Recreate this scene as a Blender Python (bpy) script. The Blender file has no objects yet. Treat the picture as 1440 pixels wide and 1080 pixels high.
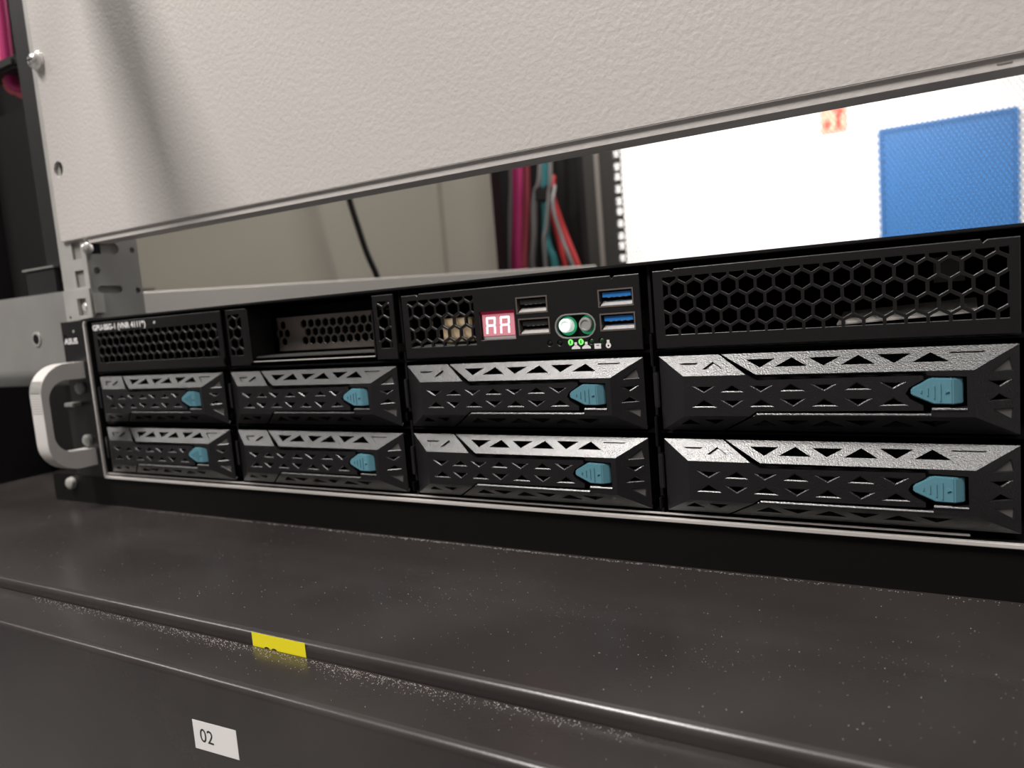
import bpy, bmesh, math, random
from mathutils import Vector, Matrix
from mathutils.geometry import tessellate_polygon, delaunay_2d_cdt

random.seed(7)
SC = bpy.context.scene
COL = SC.collection
S = 0.001                                   # everything below is written in millimetres

# ------------------------------------------------------------------ camera, world, lights, exposure
R_RIGHT = Vector((0.863532, 0.497615, -0.081807))
R_FWD = Vector((-0.504014, 0.857032, -0.107078))
R_RIGHT.normalize()
R_FWD = (R_FWD - R_RIGHT * R_FWD.dot(R_RIGHT)).normalized()
R_UP = R_RIGHT.cross(R_FWD)
CAM = Vector((409.40, -244.53, 78.50))
F_PX = 1062.08
cd = bpy.data.cameras.new('camera')
cam = bpy.data.objects.new('camera', cd)
COL.objects.link(cam)
cam.matrix_world = Matrix(((R_RIGHT.x, R_UP.x, -R_FWD.x, CAM.x * S), (R_RIGHT.y, R_UP.y, -R_FWD.y, CAM.y * S),
                           (R_RIGHT.z, R_UP.z, -R_FWD.z, CAM.z * S), (0, 0, 0, 1)))
cd.sensor_fit = 'HORIZONTAL'
cd.sensor_width = 36.0
cd.lens = F_PX * 36.0 / 1440.0
cd.clip_start = 0.01
cd.clip_end = 50
cd.dof.use_dof = True
cd.dof.focus_distance = (Vector((352, -4, 45)) - CAM).dot(R_FWD) * S
cd.dof.aperture_fstop = 15.0
SC.camera = cam

w = bpy.data.worlds.new('world')
SC.world = w
w.use_nodes = True
w.node_tree.nodes['Background'].inputs['Color'].default_value = (0.9, 0.93, 1.0, 1)
w.node_tree.nodes['Background'].inputs['Strength'].default_value = 0.05


def area_light(name, loc, size, power, color=(1, 0.96, 0.92), rot=(0, 0, 0)):
    l = bpy.data.lights.new(name, 'AREA')
    l.shape = 'RECTANGLE'
    l.size, l.size_y = size
    l.energy = power
    l.color = color
    o = bpy.data.objects.new(name, l)
    o.location = loc
    o.rotation_euler = rot
    COL.objects.link(o)
    return o


# ceiling lamps: one over the aisle in front of the rack, two in the room behind it, plus added fill over the rack
area_light('aisle_lamp', (-0.36, -1.02, 1.70), (0.34, 0.75), 46)
area_light('aisle_lamp', (-2.1, -1.02, 1.70), (1.1, 0.3), 17)
area_light('aisle_lamp', (0.55, -1.0, 1.70), (0.4, 0.5), 11)
area_light('rack_fill_light', (0.1, 0.55, 1.70), (1.2, 0.3), 34)  # added fill to brighten the rack interior, no known fixture
area_light('back_room_lamp', (-0.6, 4.3, 1.70), (2.6, 0.5), 160)
area_light('back_room_lamp', (2.2, 3.2, 1.70), (2.0, 0.5), 90)

vs = SC.view_settings
vs.view_transform = 'Standard'
vs.look = 'None'
vs.gamma = 1.0
vs.use_curve_mapping = False
vs.exposure = 0.12


# ------------------------------------------------------------------ materials
def mat(name, col, rough=0.5, metal=0.0, spec=0.5, bump=None, var=None, emit=None, coat=0.0):
    """bump = (scale, strength, distance mm); var = (scale, second colour, low, high); emit = (colour, strength)"""
    m = bpy.data.materials.new(name)
    m.use_nodes = True
    nt = m.node_tree
    b = nt.nodes['Principled BSDF']
    b.inputs['Base Color'].default_value = (*col, 1)
    b.inputs['Roughness'].default_value = rough
    b.inputs['Metallic'].default_value = metal
    b.inputs['Specular IOR Level'].default_value = spec
    b.inputs['Coat Weight'].default_value = coat
    tc = nt.nodes.new('ShaderNodeTexCoord')
    if bump:
        n = nt.nodes.new('ShaderNodeTexNoise')
        n.inputs['Scale'].default_value = bump[0]
        n.inputs['Detail'].default_value = 2.0
        bp = nt.nodes.new('ShaderNodeBump')
        bp.inputs['Strength'].default_value = bump[1]
        bp.inputs['Distance'].default_value = bump[2] * S
        nt.links.new(tc.outputs['Object'], n.inputs['Vector'])
        nt.links.new(n.outputs['Fac'], bp.inputs['Height'])
        nt.links.new(bp.outputs['Normal'], b.inputs['Normal'])
    if var:
        n2 = nt.nodes.new('ShaderNodeTexNoise')
        n2.inputs['Scale'].default_value = var[0]
        n2.inputs['Detail'].default_value = 4.0
        cr = nt.nodes.new('ShaderNodeValToRGB')
        cr.color_ramp.elements[0].position = var[2]
        cr.color_ramp.elements[1].position = var[3]
        cr.color_ramp.elements[0].color = (*col, 1)
        cr.color_ramp.elements[1].color = (*var[1], 1)
        nt.links.new(tc.outputs['Object'], n2.inputs['Vector'])
        nt.links.new(n2.outputs['Fac'], cr.inputs['Fac'])
        nt.links.new(cr.outputs['Color'], b.inputs['Base Color'])
    if emit:
        b.inputs['Emission Color'].default_value = (*emit[0], 1)
        b.inputs['Emission Strength'].default_value = emit[1]
    return m


M = {}
M['plastic'] = mat('black_moulded_plastic', (0.007, 0.0062, 0.0075), 0.28, spec=1.0, bump=(2300, 0.6, 0.16))
M['panel_black'] = mat('black_powder_coat', (0.0065, 0.0055, 0.006), 0.34, spec=0.6, bump=(1800, 0.35, 0.12))
M['cavity'] = mat('black_interior', (0.006, 0.005, 0.006), 0.7, spec=0.2)
M['void'] = mat('painted_dark_void', (0.002, 0.002, 0.002), 0.9, spec=0.0)
M['wall_side'] = mat('grey_side_wall', (0.22, 0.22, 0.22), 0.8)
M['light_pipe'] = mat('smoked_light_pipe', (0.15, 0.14, 0.135), 0.28, spec=0.8)
M['latch'] = mat('teal_latch_plastic', (0.115, 0.285, 0.355), 0.45, bump=(1500, 0.1, 0.1))
M['shelf'] = mat('black_shelf_paint', (0.032, 0.0270, 0.0265), 0.26, spec=0.5, bump=(900, 0.18, 0.12),
                 var=(14, (0.046, 0.040, 0.038), 0.45, 0.72))
M['filler'] = mat('black_filler_paint', (0.005, 0.0038, 0.0038), 0.5, spec=0.2)
M['steel'] = mat('polished_trim_steel', (0.74, 0.70, 0.675), 0.32, metal=0.25)
M['zinc'] = mat('galvanised_steel', (0.56, 0.55, 0.52), 0.42, metal=0.3, var=(60, (0.48, 0.465, 0.44), 0.35, 0.65))
M['zinc_dark'] = mat('dull_zinc_plate', (0.36, 0.36, 0.34), 0.5, metal=0.3, var=(25, (0.31, 0.30, 0.29), 0.35, 0.7))
M['bright_metal'] = mat('nickel_shell', (0.85, 0.82, 0.79), 0.25, metal=0.5)
M['panel_white'] = mat('white_textured_paint', (0.60, 0.565, 0.54), 0.42, spec=0.5, bump=(500, 0.30, 0.75))
M['handle'] = mat('silver_handle_finish', (0.72, 0.69, 0.665), 0.42)
M['white_ink'] = mat('white_print', (0.88, 0.86, 0.85), 0.6)
M['black_ink'] = mat('black_print', (0.02, 0.02, 0.02), 0.6)
M['yellow'] = mat('yellow_sticker', (0.95, 0.82, 0.02), 0.5)
M['paper'] = mat('white_sticker', (0.86, 0.83, 0.82), 0.5)
M['beige'] = mat('beige_panel_paint', (0.44, 0.41, 0.345), 0.5, bump=(300, 0.15, 0.5))
M['post_black'] = mat('black_rack_paint', (0.012, 0.010, 0.011), 0.5)
M['post_grey'] = mat('dark_grey_rail_paint', (0.075, 0.072, 0.068), 0.5)
M['strip'] = mat('lit_rail_edge', (0.42, 0.38, 0.35), 0.5)
M['strut'] = mat('pale_grey_strut', (0.78, 0.755, 0.72), 0.45)
M['mesh'] = mat('grey_door_mesh', (0.11, 0.108, 0.105), 0.5)
M['wall'] = mat('white_wall_paint', (0.82, 0.81, 0.80), 0.8)
M['ceiling'] = mat('ceiling_paint', (0.72, 0.72, 0.70), 0.9)
M['floor'] = mat('grey_raised_floor', (0.30, 0.30, 0.30), 0.6, var=(3, (0.25, 0.25, 0.25), 0.4, 0.6))
M['aisle_wall'] = mat('dark_aisle_wall', (0.085, 0.08, 0.08), 0.7)
M['door_blue'] = mat('blue_door_paint', (0.009, 0.115, 0.335), 0.5)
M['sign_red'] = mat('sign_red', (0.62, 0.07, 0.04), 0.6)
M['sign_white'] = mat('sign_pale', (0.72, 0.43, 0.30), 0.6)
M['usb_blue'] = mat('usb_blue_tongue', (0.02, 0.20, 0.60), 0.4)
M['usb_black'] = mat('usb_black_tongue', (0.02, 0.02, 0.02), 0.4)
M['tan'] = mat('tan_connector', (0.88, 0.68, 0.44), 0.6)
M['port_shell'] = mat('darkened_port_shell', (0.40, 0.34, 0.31), 0.35, metal=0.9)
M['bare_steel'] = mat('bare_steel', (0.30, 0.26, 0.235), 0.4, metal=0.5, var=(90, (0.24, 0.21, 0.19), 0.35, 0.65))
M['ribbon'] = mat('pale_ribbon', (0.75, 0.71, 0.68), 0.5)
M['display'] = mat('display_window', (0.30, 0.16, 0.17), 0.4, emit=((1.0, 0.30, 0.38), 0.42))
M['red_halo'] = mat('painted_red_halo', (0.22, 0.008, 0.03), 0.3, emit=((1.0, 0.02, 0.12), 0.10))
M['display_body'] = mat('display_body', (0.42, 0.36, 0.36), 0.5)
M['segment'] = mat('lit_segment', (0.9, 0.6, 0.6), 0.5, emit=((1.0, 0.50, 0.58), 2.6))
M['led_on'] = mat('lit_green_led', (0.1, 0.5, 0.1), 0.4, emit=((0.22, 1.0, 0.16), 1.1))
M['led_core'] = mat('led_core', (0.01, 0.12, 0.01), 0.4, emit=((0.05, 0.5, 0.03), 0.3))
M['led_off'] = mat('unlit_led', (0.015, 0.05, 0.015), 0.3)
M['ring_green'] = mat('green_button_glow', (0.02, 0.25, 0.12), 0.4, emit=((0.03, 0.75, 0.32), 0.2))
M['button'] = mat('silver_button', (0.62, 0.62, 0.60), 0.35, metal=0.6)
M['button_lit'] = mat('lit_power_button', (0.75, 0.78, 0.75), 0.4, emit=((0.85, 1.0, 0.92), 0.45))
M['cable_black'] = mat('black_cable', (0.012, 0.011, 0.012), 0.45)
M['cable_magenta'] = mat('magenta_cable', (0.42, 0.018, 0.13), 0.45)
M['cable_pink'] = mat('light_magenta_cable', (0.60, 0.05, 0.20), 0.45)
M['cable_salmon'] = mat('salmon_cable', (0.62, 0.12, 0.15), 0.45)
M['cable_red'] = mat('red_cable', (0.66, 0.055, 0.06), 0.45)
M['cable_teal'] = mat('teal_cable', (0.05, 0.26, 0.28), 0.45)
M['cable_grey'] = mat('grey_cable', (0.30, 0.29, 0.29), 0.45)
M['dust'] = mat('pale_dust', (0.72, 0.66, 0.62), 0.9)


# ------------------------------------------------------------------ mesh helpers (mm in, metres out)
def inside(p, poly):
    x, y = p
    r = False
    for (x0, y0), (x1, y1) in zip(poly, poly[1:] + poly[:1]):
        if (y0 > y) != (y1 > y) and x < (x1 - x0) * (y - y0) / (y1 - y0) + x0:
            r = not r
    return r


def area(poly):
    return sum(p[0] * q[1] - q[0] * p[1] for p, q in zip(poly, poly[1:] + poly[:1])) / 2


def offset_poly(poly, d):
    """move every edge outward by d (inward when negative)"""
    n = len(poly)
    sg = 1.0 if area(poly) > 0 else -1.0
    out = []
    for i in range(n):
        p0, p1, p2 = Vector(poly[i - 1]), Vector(poly[i]), Vector(poly[(i + 1) % n])
        e1, e2 = (p1 - p0).normalized(), (p2 - p1).normalized()
        b = (Vector((e1.y, -e1.x)) + Vector((e2.y, -e2.x))) * sg
        k = 2.0 * d / max(0.2, b.length_squared)
        out.append((p1.x + b.x * k, p1.y + b.y * k))
    return out


def inset(poly, d):
    q = offset_poly(poly, -d)
    a, b = area(poly), area(q)
    return q if a * b > 0 and abs(b) > 0.35 * abs(a) else [((p[0] * 0.9 + sum(t[0] for t in poly) / len(poly) * 0.1), (p[1] * 0.9 + sum(t[1] for t in poly) / len(poly) * 0.1)) for p in poly]


class MB:
    def __init__(self):
        self.v = []
        self.f = []

    def add(self, verts, faces):
        o = len(self.v)
        self.v += [tuple(p) for p in verts]
        self.f += [tuple(i + o for i in f) for f in faces]

    def box(self, x0, x1, y0, y1, z0, z1):
        self.add([(x0, y0, z0), (x1, y0, z0), (x1, y1, z0), (x0, y1, z0), (x0, y0, z1), (x1, y0, z1), (x1, y1, z1), (x0, y1, z1)],
                 [(0, 3, 2, 1), (4, 5, 6, 7), (0, 1, 5, 4), (1, 2, 6, 5), (2, 3, 7, 6), (3, 0, 4, 7)])

    def prism(self, poly, fr, w0, w1):
        """poly in (u, v), extruded between two heights w through the frame function"""
        n = len(poly)
        self.add([fr(u, v, w0) for u, v in poly] + [fr(u, v, w1) for u, v in poly],
                 [tuple(range(n)), tuple(range(2 * n - 1, n - 1, -1))] + [(i, (i + 1) % n, n + (i + 1) % n, n + i) for i in range(n)])

    def plate(self, outline, holes, fr, t, cham=0.0, edge=0.0):
        """sheet of thickness t with real through holes; fr(u, v, w), front at w = 0.
        cham: width of the chamfer round each hole, edge: the same round the outline"""
        loops = [outline] + holes
        fl = [offset_poly(outline, -edge) if edge else outline] + holes
        flat = [p for l in fl for p in l]
        lo = [outline] + [inset(h, cham) if cham else h for h in holes]
        back = [p for l in lo for p in l]
        es, o = [], 0
        for l in loops:
            k = len(l)
            es += [(o + i, o + (i + 1) % k) for i in range(k)]
            o += k
        n = len(flat)
        res = delaunay_2d_cdt([Vector(p) for p in flat], es, [], 1, 1e-7)
        src = [x[0] if x else None for x in res[3]]
        tris = []
        for tr in res[2]:
            q = [src[i] for i in tr]
            if None in q or len(set(q)) < 3:
                continue
            c = (sum(flat[i][0] for i in q) / 3, sum(flat[i][1] for i in q) / 3)
            if not any(inside(c, h) for h in fl[1:]):
                tris.append(q)
        faces = [tuple(q) for q in tris] + [tuple(2 * n + i for i in reversed(q)) for q in tris]
        verts = [fr(u, v, 0) for u, v in flat]
        for li, l in enumerate(lo):
            w_ = (edge if li == 0 else cham) * 0.75
            verts += [fr(u, v, -w_) for u, v in l]
        verts += [fr(u, v, -t) for u, v in back]
        o = 0
        for li, l in enumerate(loops):
            k = len(l)
            w_ = edge if li == 0 else cham
            for i in range(k):
                a, b = o + i, o + (i + 1) % k
                if w_:
                    faces.append((a, b, n + b, n + a))
                faces.append((n + a, n + b, 2 * n + b, 2 * n + a))
            o += k
        self.add(verts, faces)

    def tube(self, pts, r, seg=10, cap=True):
        pts = [Vector(p) for p in pts]
        rings = []
        for i, p in enumerate(pts):
            d = (pts[min(i + 1, len(pts) - 1)] - pts[max(i - 1, 0)]).normalized()
            a = d.orthogonal() if i == 0 else (rings[-1][1] - d * rings[-1][1].dot(d))
            a.normalize()
            rings.append((p, a, d.cross(a)))
        vs_, fs = [], []
        for p, a, b in rings:
            for k in range(seg):
                t = 2 * math.pi * k / seg
                vs_.append(p + (a * math.cos(t) + b * math.sin(t)) * r)
        for i in range(len(pts) - 1):
            for k in range(seg):
                k2 = (k + 1) % seg
                fs.append((i * seg + k, i * seg + k2, (i + 1) * seg + k2, (i + 1) * seg + k))
        if cap:
            fs += [tuple(range(seg - 1, -1, -1)), tuple((len(pts) - 1) * seg + k for k in range(seg))]
        self.add(vs_, fs)

    def lathe(self, prof, o, ax, seg=20):
        """prof: list of (radius, height along ax); closed with caps when radius > 0"""
        ax = Vector(ax).normalized()
        a = ax.orthogonal().normalized()
        b = ax.cross(a)
        o = Vector(o)
        vs_, fs = [], []
        for r, h in prof:
            for k in range(seg):
                t = 2 * math.pi * k / seg
                vs_.append(o + ax * h + (a * math.cos(t) + b * math.sin(t)) * r)
        for i in range(len(prof) - 1):
            for k in range(seg):
                k2 = (k + 1) % seg
                fs.append((i * seg + k, i * seg + k2, (i + 1) * seg + k2, (i + 1) * seg + k))
        fs += [tuple(range(seg - 1, -1, -1)), tuple((len(prof) - 1) * seg + k for k in range(seg))]
        self.add(vs_, fs)

    def sweep_x(self, prof, x0, x1):
        """closed (y, z) profile extruded along x"""
        self.prism(prof, lambda u, v, w_: (w_, u, v), x0, x1)

    def build(self, name, material, parent=None, smooth=False, label=None, bevel=0.0, recalc=True):
        me = bpy.data.meshes.new(name)
        me.from_pydata([(x * S, y * S, z * S) for x, y, z in self.v], [], self.f)
        bm = bmesh.new()
        bm.from_mesh(me)
        bmesh.ops.remove_doubles(bm, verts=bm.verts, dist=1e-7)
        if recalc:
            bmesh.ops.recalc_face_normals(bm, faces=bm.faces)
        if bevel:
            es = [e for e in bm.edges if len(e.link_faces) == 2 and e.calc_face_angle(0) > 0.4]
            bmesh.ops.bevel(bm, geom=es, offset=bevel * S, segments=2, affect='EDGES', clamp_overlap=True)
        for f in bm.faces:
            f.smooth = smooth
        bm.to_mesh(me)
        bm.free()
        if smooth:
            me.set_sharp_from_angle(angle=0.7)
        me.materials.append(material)
        o = bpy.data.objects.new(name, me)
        COL.objects.link(o)
        if parent:
            o.parent = parent
        if label:
            o['label'] = label
        return o


def box(name, x0, x1, y0, y1, z0, z1, material, parent=None, label=None, bevel=0.0):
    m = MB()
    m.box(x0, x1, y0, y1, z0, z1)
    return m.build(name, material, parent, label=label, bevel=bevel)


def tag(o, label, cat, group=None, kind=None):
    o['label'] = label
    o['category'] = cat
    if group:
        o['group'] = group
    if kind:
        o['kind'] = kind
    return o


def thing(name, loc, label, cat, group=None):
    o = bpy.data.objects.new(name, None)
    o.empty_display_size = 0.01
    o.location = [c * S for c in loc]
    COL.objects.link(o)
    return tag(o, label, cat, group)


def struct(o):
    o['kind'] = 'structure'
    return o


def front(y=0.0):
    """(u, v, w) -> x, depth towards the viewer, z"""
    return lambda u, v, w_: (u, y - w_, v)


def frame(o, u, v, n):
    o, u, v, n = Vector(o), Vector(u), Vector(v), Vector(n).normalized()
    return lambda a, b, c: tuple(o + u * a + v * b + n * c)


def rect(x0, x1, z0, z1):
    return [(x0, z0), (x1, z0), (x1, z1), (x0, z1)]


def circle(x, z, r, n=16, a0=0.0):
    return [(x + r * math.cos(a0 + 2 * math.pi * k / n), z + r * math.sin(a0 + 2 * math.pi * k / n)) for k in range(n)]


def stadium(x0, x1, z, r, n=8):
    return [(x1 + r * math.cos(a), z + r * math.sin(a)) for a in [(-0.5 + k / n) * math.pi for k in range(n + 1)]] + \
           [(x0 + r * math.cos(a), z + r * math.sin(a)) for a in [(0.5 + k / n) * math.pi for k in range(n + 1)]]


def clip_poly(poly, x0, x1, z0, z1):
    for ax, lim, sgn in ((0, x0, 1), (0, x1, -1), (1, z0, 1), (1, z1, -1)):
        out = []
        for i, p in enumerate(poly):
            q = poly[(i + 1) % len(poly)]
            a, b = (p[ax] - lim) * sgn, (q[ax] - lim) * sgn
            if a >= 0:
                out.append(p)
            if a * b < 0:
                t = a / (a - b)
                out.append((p[0] + (q[0] - p[0]) * t, p[1] + (q[1] - p[1]) * t))
        poly = out
        if len(poly) < 3:
            return None
    ar = abs(sum(p[0] * q[1] - q[0] * p[1] for p, q in zip(poly, poly[1:] + poly[:1]))) / 2
    return poly if ar > 0.35 else None


def hexes(x0, x1, z0, z1, xa, za, pitch=5.55, rad=2.78, skip=None):
    """honeycomb holes clipped to a rectangle; (xa, za) is the centre of one hole"""
    row = pitch * math.sqrt(3) / 2
    out = []
    for j in range(-8, 9):
        zc = za + j * row
        if zc < z0 - rad or zc > z1 + rad:
            continue
        n = int((x1 - x0) / pitch) + 4
        for i in range(-n, n + 1):
            xc = xa + i * pitch + (pitch / 2 if j % 2 else 0)
            if xc < x0 - rad or xc > x1 + rad or (skip and skip(xc, zc)):
                continue
            h = clip_poly([(xc + rad * math.sin(math.pi / 3 * k), zc + rad * math.cos(math.pi / 3 * k)) for k in range(6)], x0, x1, z0, z1)
            if h:
                out.append(h)
    return out


def text(name, s, x, y, z, size, material, parent, width=None, bold=0.0):
    cu = bpy.data.curves.new(name, 'FONT')
    cu.body = s
    cu.size = size * S
    cu.extrude = 0.02 * S
    cu.offset = bold * S
    tmp = bpy.data.objects.new(name, cu)
    COL.objects.link(tmp)
    bpy.context.view_layer.update()
    me = bpy.data.meshes.new_from_object(tmp.evaluated_get(bpy.context.evaluated_depsgraph_get()))
    bpy.data.objects.remove(tmp)
    bpy.data.curves.remove(cu)
    xs = [v.co.x for v in me.vertices]
    k = (width * S / (max(xs) - min(xs))) if width else 1.0
    xm = min(xs)
    for v in me.vertices:
        c = v.co.copy()
        v.co = Vector(((c.x - xm) * k + x * S, y * S - c.z, c.y + z * S))
    me.name = name
    me.materials.clear()
    me.materials.append(material)
    o = bpy.data.objects.new(name, me)
    COL.objects.link(o)
    o.parent = parent
    return o


# ------------------------------------------------------------------ the room
FLOOR, CEIL = -1050, 1760
XL, XR, YF, YB = -3200, 4200, -2300, 5500


def wall_box(name, x0, x1, y0, y1, z0, z1, material):
    return struct(box(name, x0, x1, y0, y1, z0, z1, material))


wall_box('floor', XL, XR, YF, YB, FLOOR - 60, FLOOR, M['floor'])
wall_box('ceiling', XL, XR, YF, YB, CEIL, CEIL + 60, M['ceiling'])
wall_box('wall_back', XL, XR, YB, YB + 80, FLOOR, CEIL, M['wall'])
wall_box('wall_front', XL, XR, YF - 80, YF, FLOOR, CEIL, M['aisle_wall'])
wall_box('wall_left', XL - 80, XL, YF, YB, FLOOR, CEIL, M['wall_side'])
wall_box('wall_right', XR, XR + 80, YF, YB, FLOOR, CEIL, M['wall'])

dx0, dx1, dz1 = 10, 786, 1010
door = bpy.data.objects.new('door_1', None)
door.location = (0, YB * S, FLOOR * S)
COL.objects.link(door)
struct(door)
m = MB()
m.box(dx0 + 22, dx1 - 22, -30, -2, 0, dz1 - 22 - FLOOR)
m.build('door_leaf', M['door_blue'], door, bevel=2)
m = MB()
m.box(dx0, dx0 + 20, -45, 0, 0, dz1 - FLOOR)
m.box(dx1 - 20, dx1, -45, 0, 0, dz1 - FLOOR)
m.box(dx0 + 20, dx1 - 20, -45, 0, dz1 - 20 - FLOOR, dz1 - FLOOR)
m.build('door_frame', M['door_blue'], door)
m = MB()
m.box(dx0 + 60, dx0 + 90, -40, -30, 1000, 1180)
m.tube([(dx0 + 75, -38, 1090), (dx0 + 75, -75, 1090), (dx0 + 190, -75, 1090)], 10)
m.build('door_handle', M['zinc'], door)

sg = thing('fire_sign', (-262, YB - 4, 1130), 'small red and pale fire equipment sign on the white wall left of the blue door', 'sign')
m = MB()
m.box(-82, 82, -3, 4, -82, 82)
m.build('sign_plate', M['sign_white'], sg)
m = MB()
for a in ((-5, 62, 50, 72), (22, 62, 30, 50), (16, 44, -46, 34), (10, 50, -62, -46)):
    m.box(a[0], a[1], -5, -3, a[2], a[3])
for (x0, x1, z0, z1) in ((-80, 80, 76, 80), (-80, 80, -80, -76), (-80, -76, -76, 76), (76, 80, -76, 76)):
    m.box(x0, x1, -5, -3, z0, z1)
m.prism([(-62, -50), (-30, -56), (-18, -20), (-34, 24), (-44, -6), (-60, 6)], front(), 3, 5)
m.build('sign_symbol', M['sign_red'], sg)

# ------------------------------------------------------------------ the rack cabinet
rack = thing('rack_cabinet', (0, 0, FLOOR), 'black server rack cabinet with galvanised front rail, beige side panel and perforated rear door', 'rack')
ZF = -FLOOR     # local z of world zero


def rp(name, mb, material, **k):
    """part of the rack, modelled in world millimetres"""
    mb.v = [(x, y, z + ZF) for x, y, z in mb.v]
    return mb.build(name, material, rack, **k)


# front left mounting rail: front flange with square holes, and the side return with slots
U = 44.45
sq, sm = [], []
for k in range(-3, 8):
    for d in (0.0, 15.4, 30.8):
        z = 95.4 + U * k + d
        sq.append(rect(-9.3, -0.9, z - 4.6, z + 4.6))
    sm.append(circle(-17.6, 88.9 + U * k, 0.9, 8))
m = MB()
m.plate(rect(-22, 3.2, 90.2, 420), [h for h in sq if h[0][1] > 91 - 0.5] + [c for c in sm if c[0][1] > 92], front(1.6), 1.0)
fr_rail = rp('mounting_rail', m, M['zinc'], label='galvanised front rail with square holes')
m = MB()
fs = frame((2.6, 0, 0), (0, 1, 0), (0, 0, 1), (1, 0, 0))
hs = []
for k in range(0, 7):
    z0 = 104.2 + U * k
    hs += [stadium(8, 18.6, z0, 2.0), circle(7.2, z0 + 10.4, 2.0, 12), stadium(5, 18.5, z0 + 22.6, 3.1), circle(29.5, z0 + 22, 1.6, 10), circle(30, z0 - 1, 1.6, 10)]
m.plate(rect(1.8, 33, 88.6, 420), hs, fs, 1.6)
rs = rp('rail_return', m, M['zinc_dark'], label='slotted side of the front rail')
m = MB()
m.plate(rect(1.8, 33, 90, 420), [], frame((0.9, 0, 0), (0, 1, 0), (0, 0, 1), (1, 0, 0)), 0.8)
m.box(-12, 0.0, 2.9, 3.6, 90, 420)
rp('rail_backing', m, M['zinc_dark'])
# bracket of the server's slide on the rail: plate, pin and tab
m = MB()
m.plate([(-21.6, 88), (3.4, 89.2), (3.4, 105), (-21.6, 105)], [rect(-9.2, -0.8, 90.8, 100.2), circle(-17.6, 90.2, 1.0, 10)], front(0.5), 1.0)
rp('slide_bracket', m, M['zinc'])
m = MB()
m.lathe([(2.6, 0), (2.6, 8), (1.8, 9)], (-2.6, 9, 95.2), (0, -1, 0), 16)
rp('bracket_pin', m, M['bright_metal'], smooth=True)
m = MB()
m.box(3.2, 4.4, 2.2, 8, 91.2, 102.2)
rp('bracket_tab', m, M['zinc'], bevel=0.3)
m = MB()
m.box(1.9, 2.1, 5.4, 11, 123.8, 129.6)
rp('slot_liner', m, M['cavity'])
m = MB()
m.lathe([(3.2, 0), (3.0, 1.2), (2.0, 2.0)], (3.2, 2.8, 126.6), (1, 0, 0), 18)
rp('rail_bolt', m, M['bright_metal'], smooth=True)
# grey plate, dark covers and post left of the rail
m = MB()
prof = [(9, 106.2), (9, 62)] + [(9 + 12 * (1 - math.cos(a)), 62 - 12 * math.sin(a)) for a in [math.pi / 2 * k / 6 for k in range(1, 7)]] + \
       [(40, 50), (40, 51.5), (21, 51.5)] + [(10.5 + 10.5 * (1 - math.cos(a)), 62 - 10.5 * math.sin(a)) for a in [math.pi / 2 * k / 6 for k in range(5, -1, -1)]] + [(10.5, 104.7), (60, 104.7), (60, 106.2)]
m.sweep_x(prof, -185, -24)
rp('side_bracket_plate', m, M['zinc_dark'], label='dull grey folded plate left of the rail', smooth=True)
m = MB()
m.lathe([(4.4, 0), (4.4, 0.6), (3.0, 0.7)], (-70.8, 9, 80), (0, -1, 0), 20)
rp('plate_eyelet', m, M['zinc'], smooth=True)
m = MB()
m.lathe([(3.0, 0), (3.0, 0.2)], (-70.8, 8.3, 80), (0, -1, 0), 18)
rp('plate_hole', m, M['cavity'])
m = MB()
m.box(-76, -27, 24, 40, -16, 460)
rp('corner_post', m, M['post_black'], label='black corner post beside the front rail')
m = MB()
m.box(-260, -106, 96, 100, -16, 258)
rp('cover_plate', m, M['post_black'])
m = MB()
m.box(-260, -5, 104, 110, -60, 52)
rp('dark_void_sheet', m, M['void'])  # near-black sheet painted as the unlit depth behind the ear
m = MB()
m.box(-83, -50, 14, 24, 106.2, 121.5)
rp('post_clamp', m, M['post_black'], bevel=0.8)
m = MB()
m.box(-84, -50, 13, 24, 121.6, 122.6)
rp('clamp_lid', m, M['zinc_dark'])
# beige inner side panel, with folded ribs
m = MB()
pl = [(-152, 112), (-150, 112), (-150, 560), (-146, 566), (-146, 606), (-150, 612), (-150, 694), (-152, 694)]
m.prism(pl, lambda u, v, w_: (u, v, w_), -60, 460)
rp('side_panel', m, M['beige'], label='beige inner side panel of the rack')
# pale brace running diagonally across the bay behind the server front
m = MB()
P0, P1 = Vector((-100, 60, 107.3)), Vector((71, 538, 112.2))
d = P1 - P0
for (a, b, z0, z1) in ((-14, 0, -18, 0),):
    q = [(P0.x + a, P0.y, P0.z + z0), (P0.x + b, P0.y, P0.z + z0), (P0.x + b, P0.y, P0.z + z1), (P0.x + a, P0.y, P0.z + z1)]
    q2 = [(x + d.x, y + d.y, z + d.z) for x, y, z in q]
    m.add(q + q2, [(0, 1, 2, 3), (7, 6, 5, 4), (0, 4, 5, 1), (1, 5, 6, 2), (2, 6, 7, 3), (3, 7, 4, 0)])
rp('brace', m, M['strut'], label='pale grey brace running back over the server lid', bevel=1.2)
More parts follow.
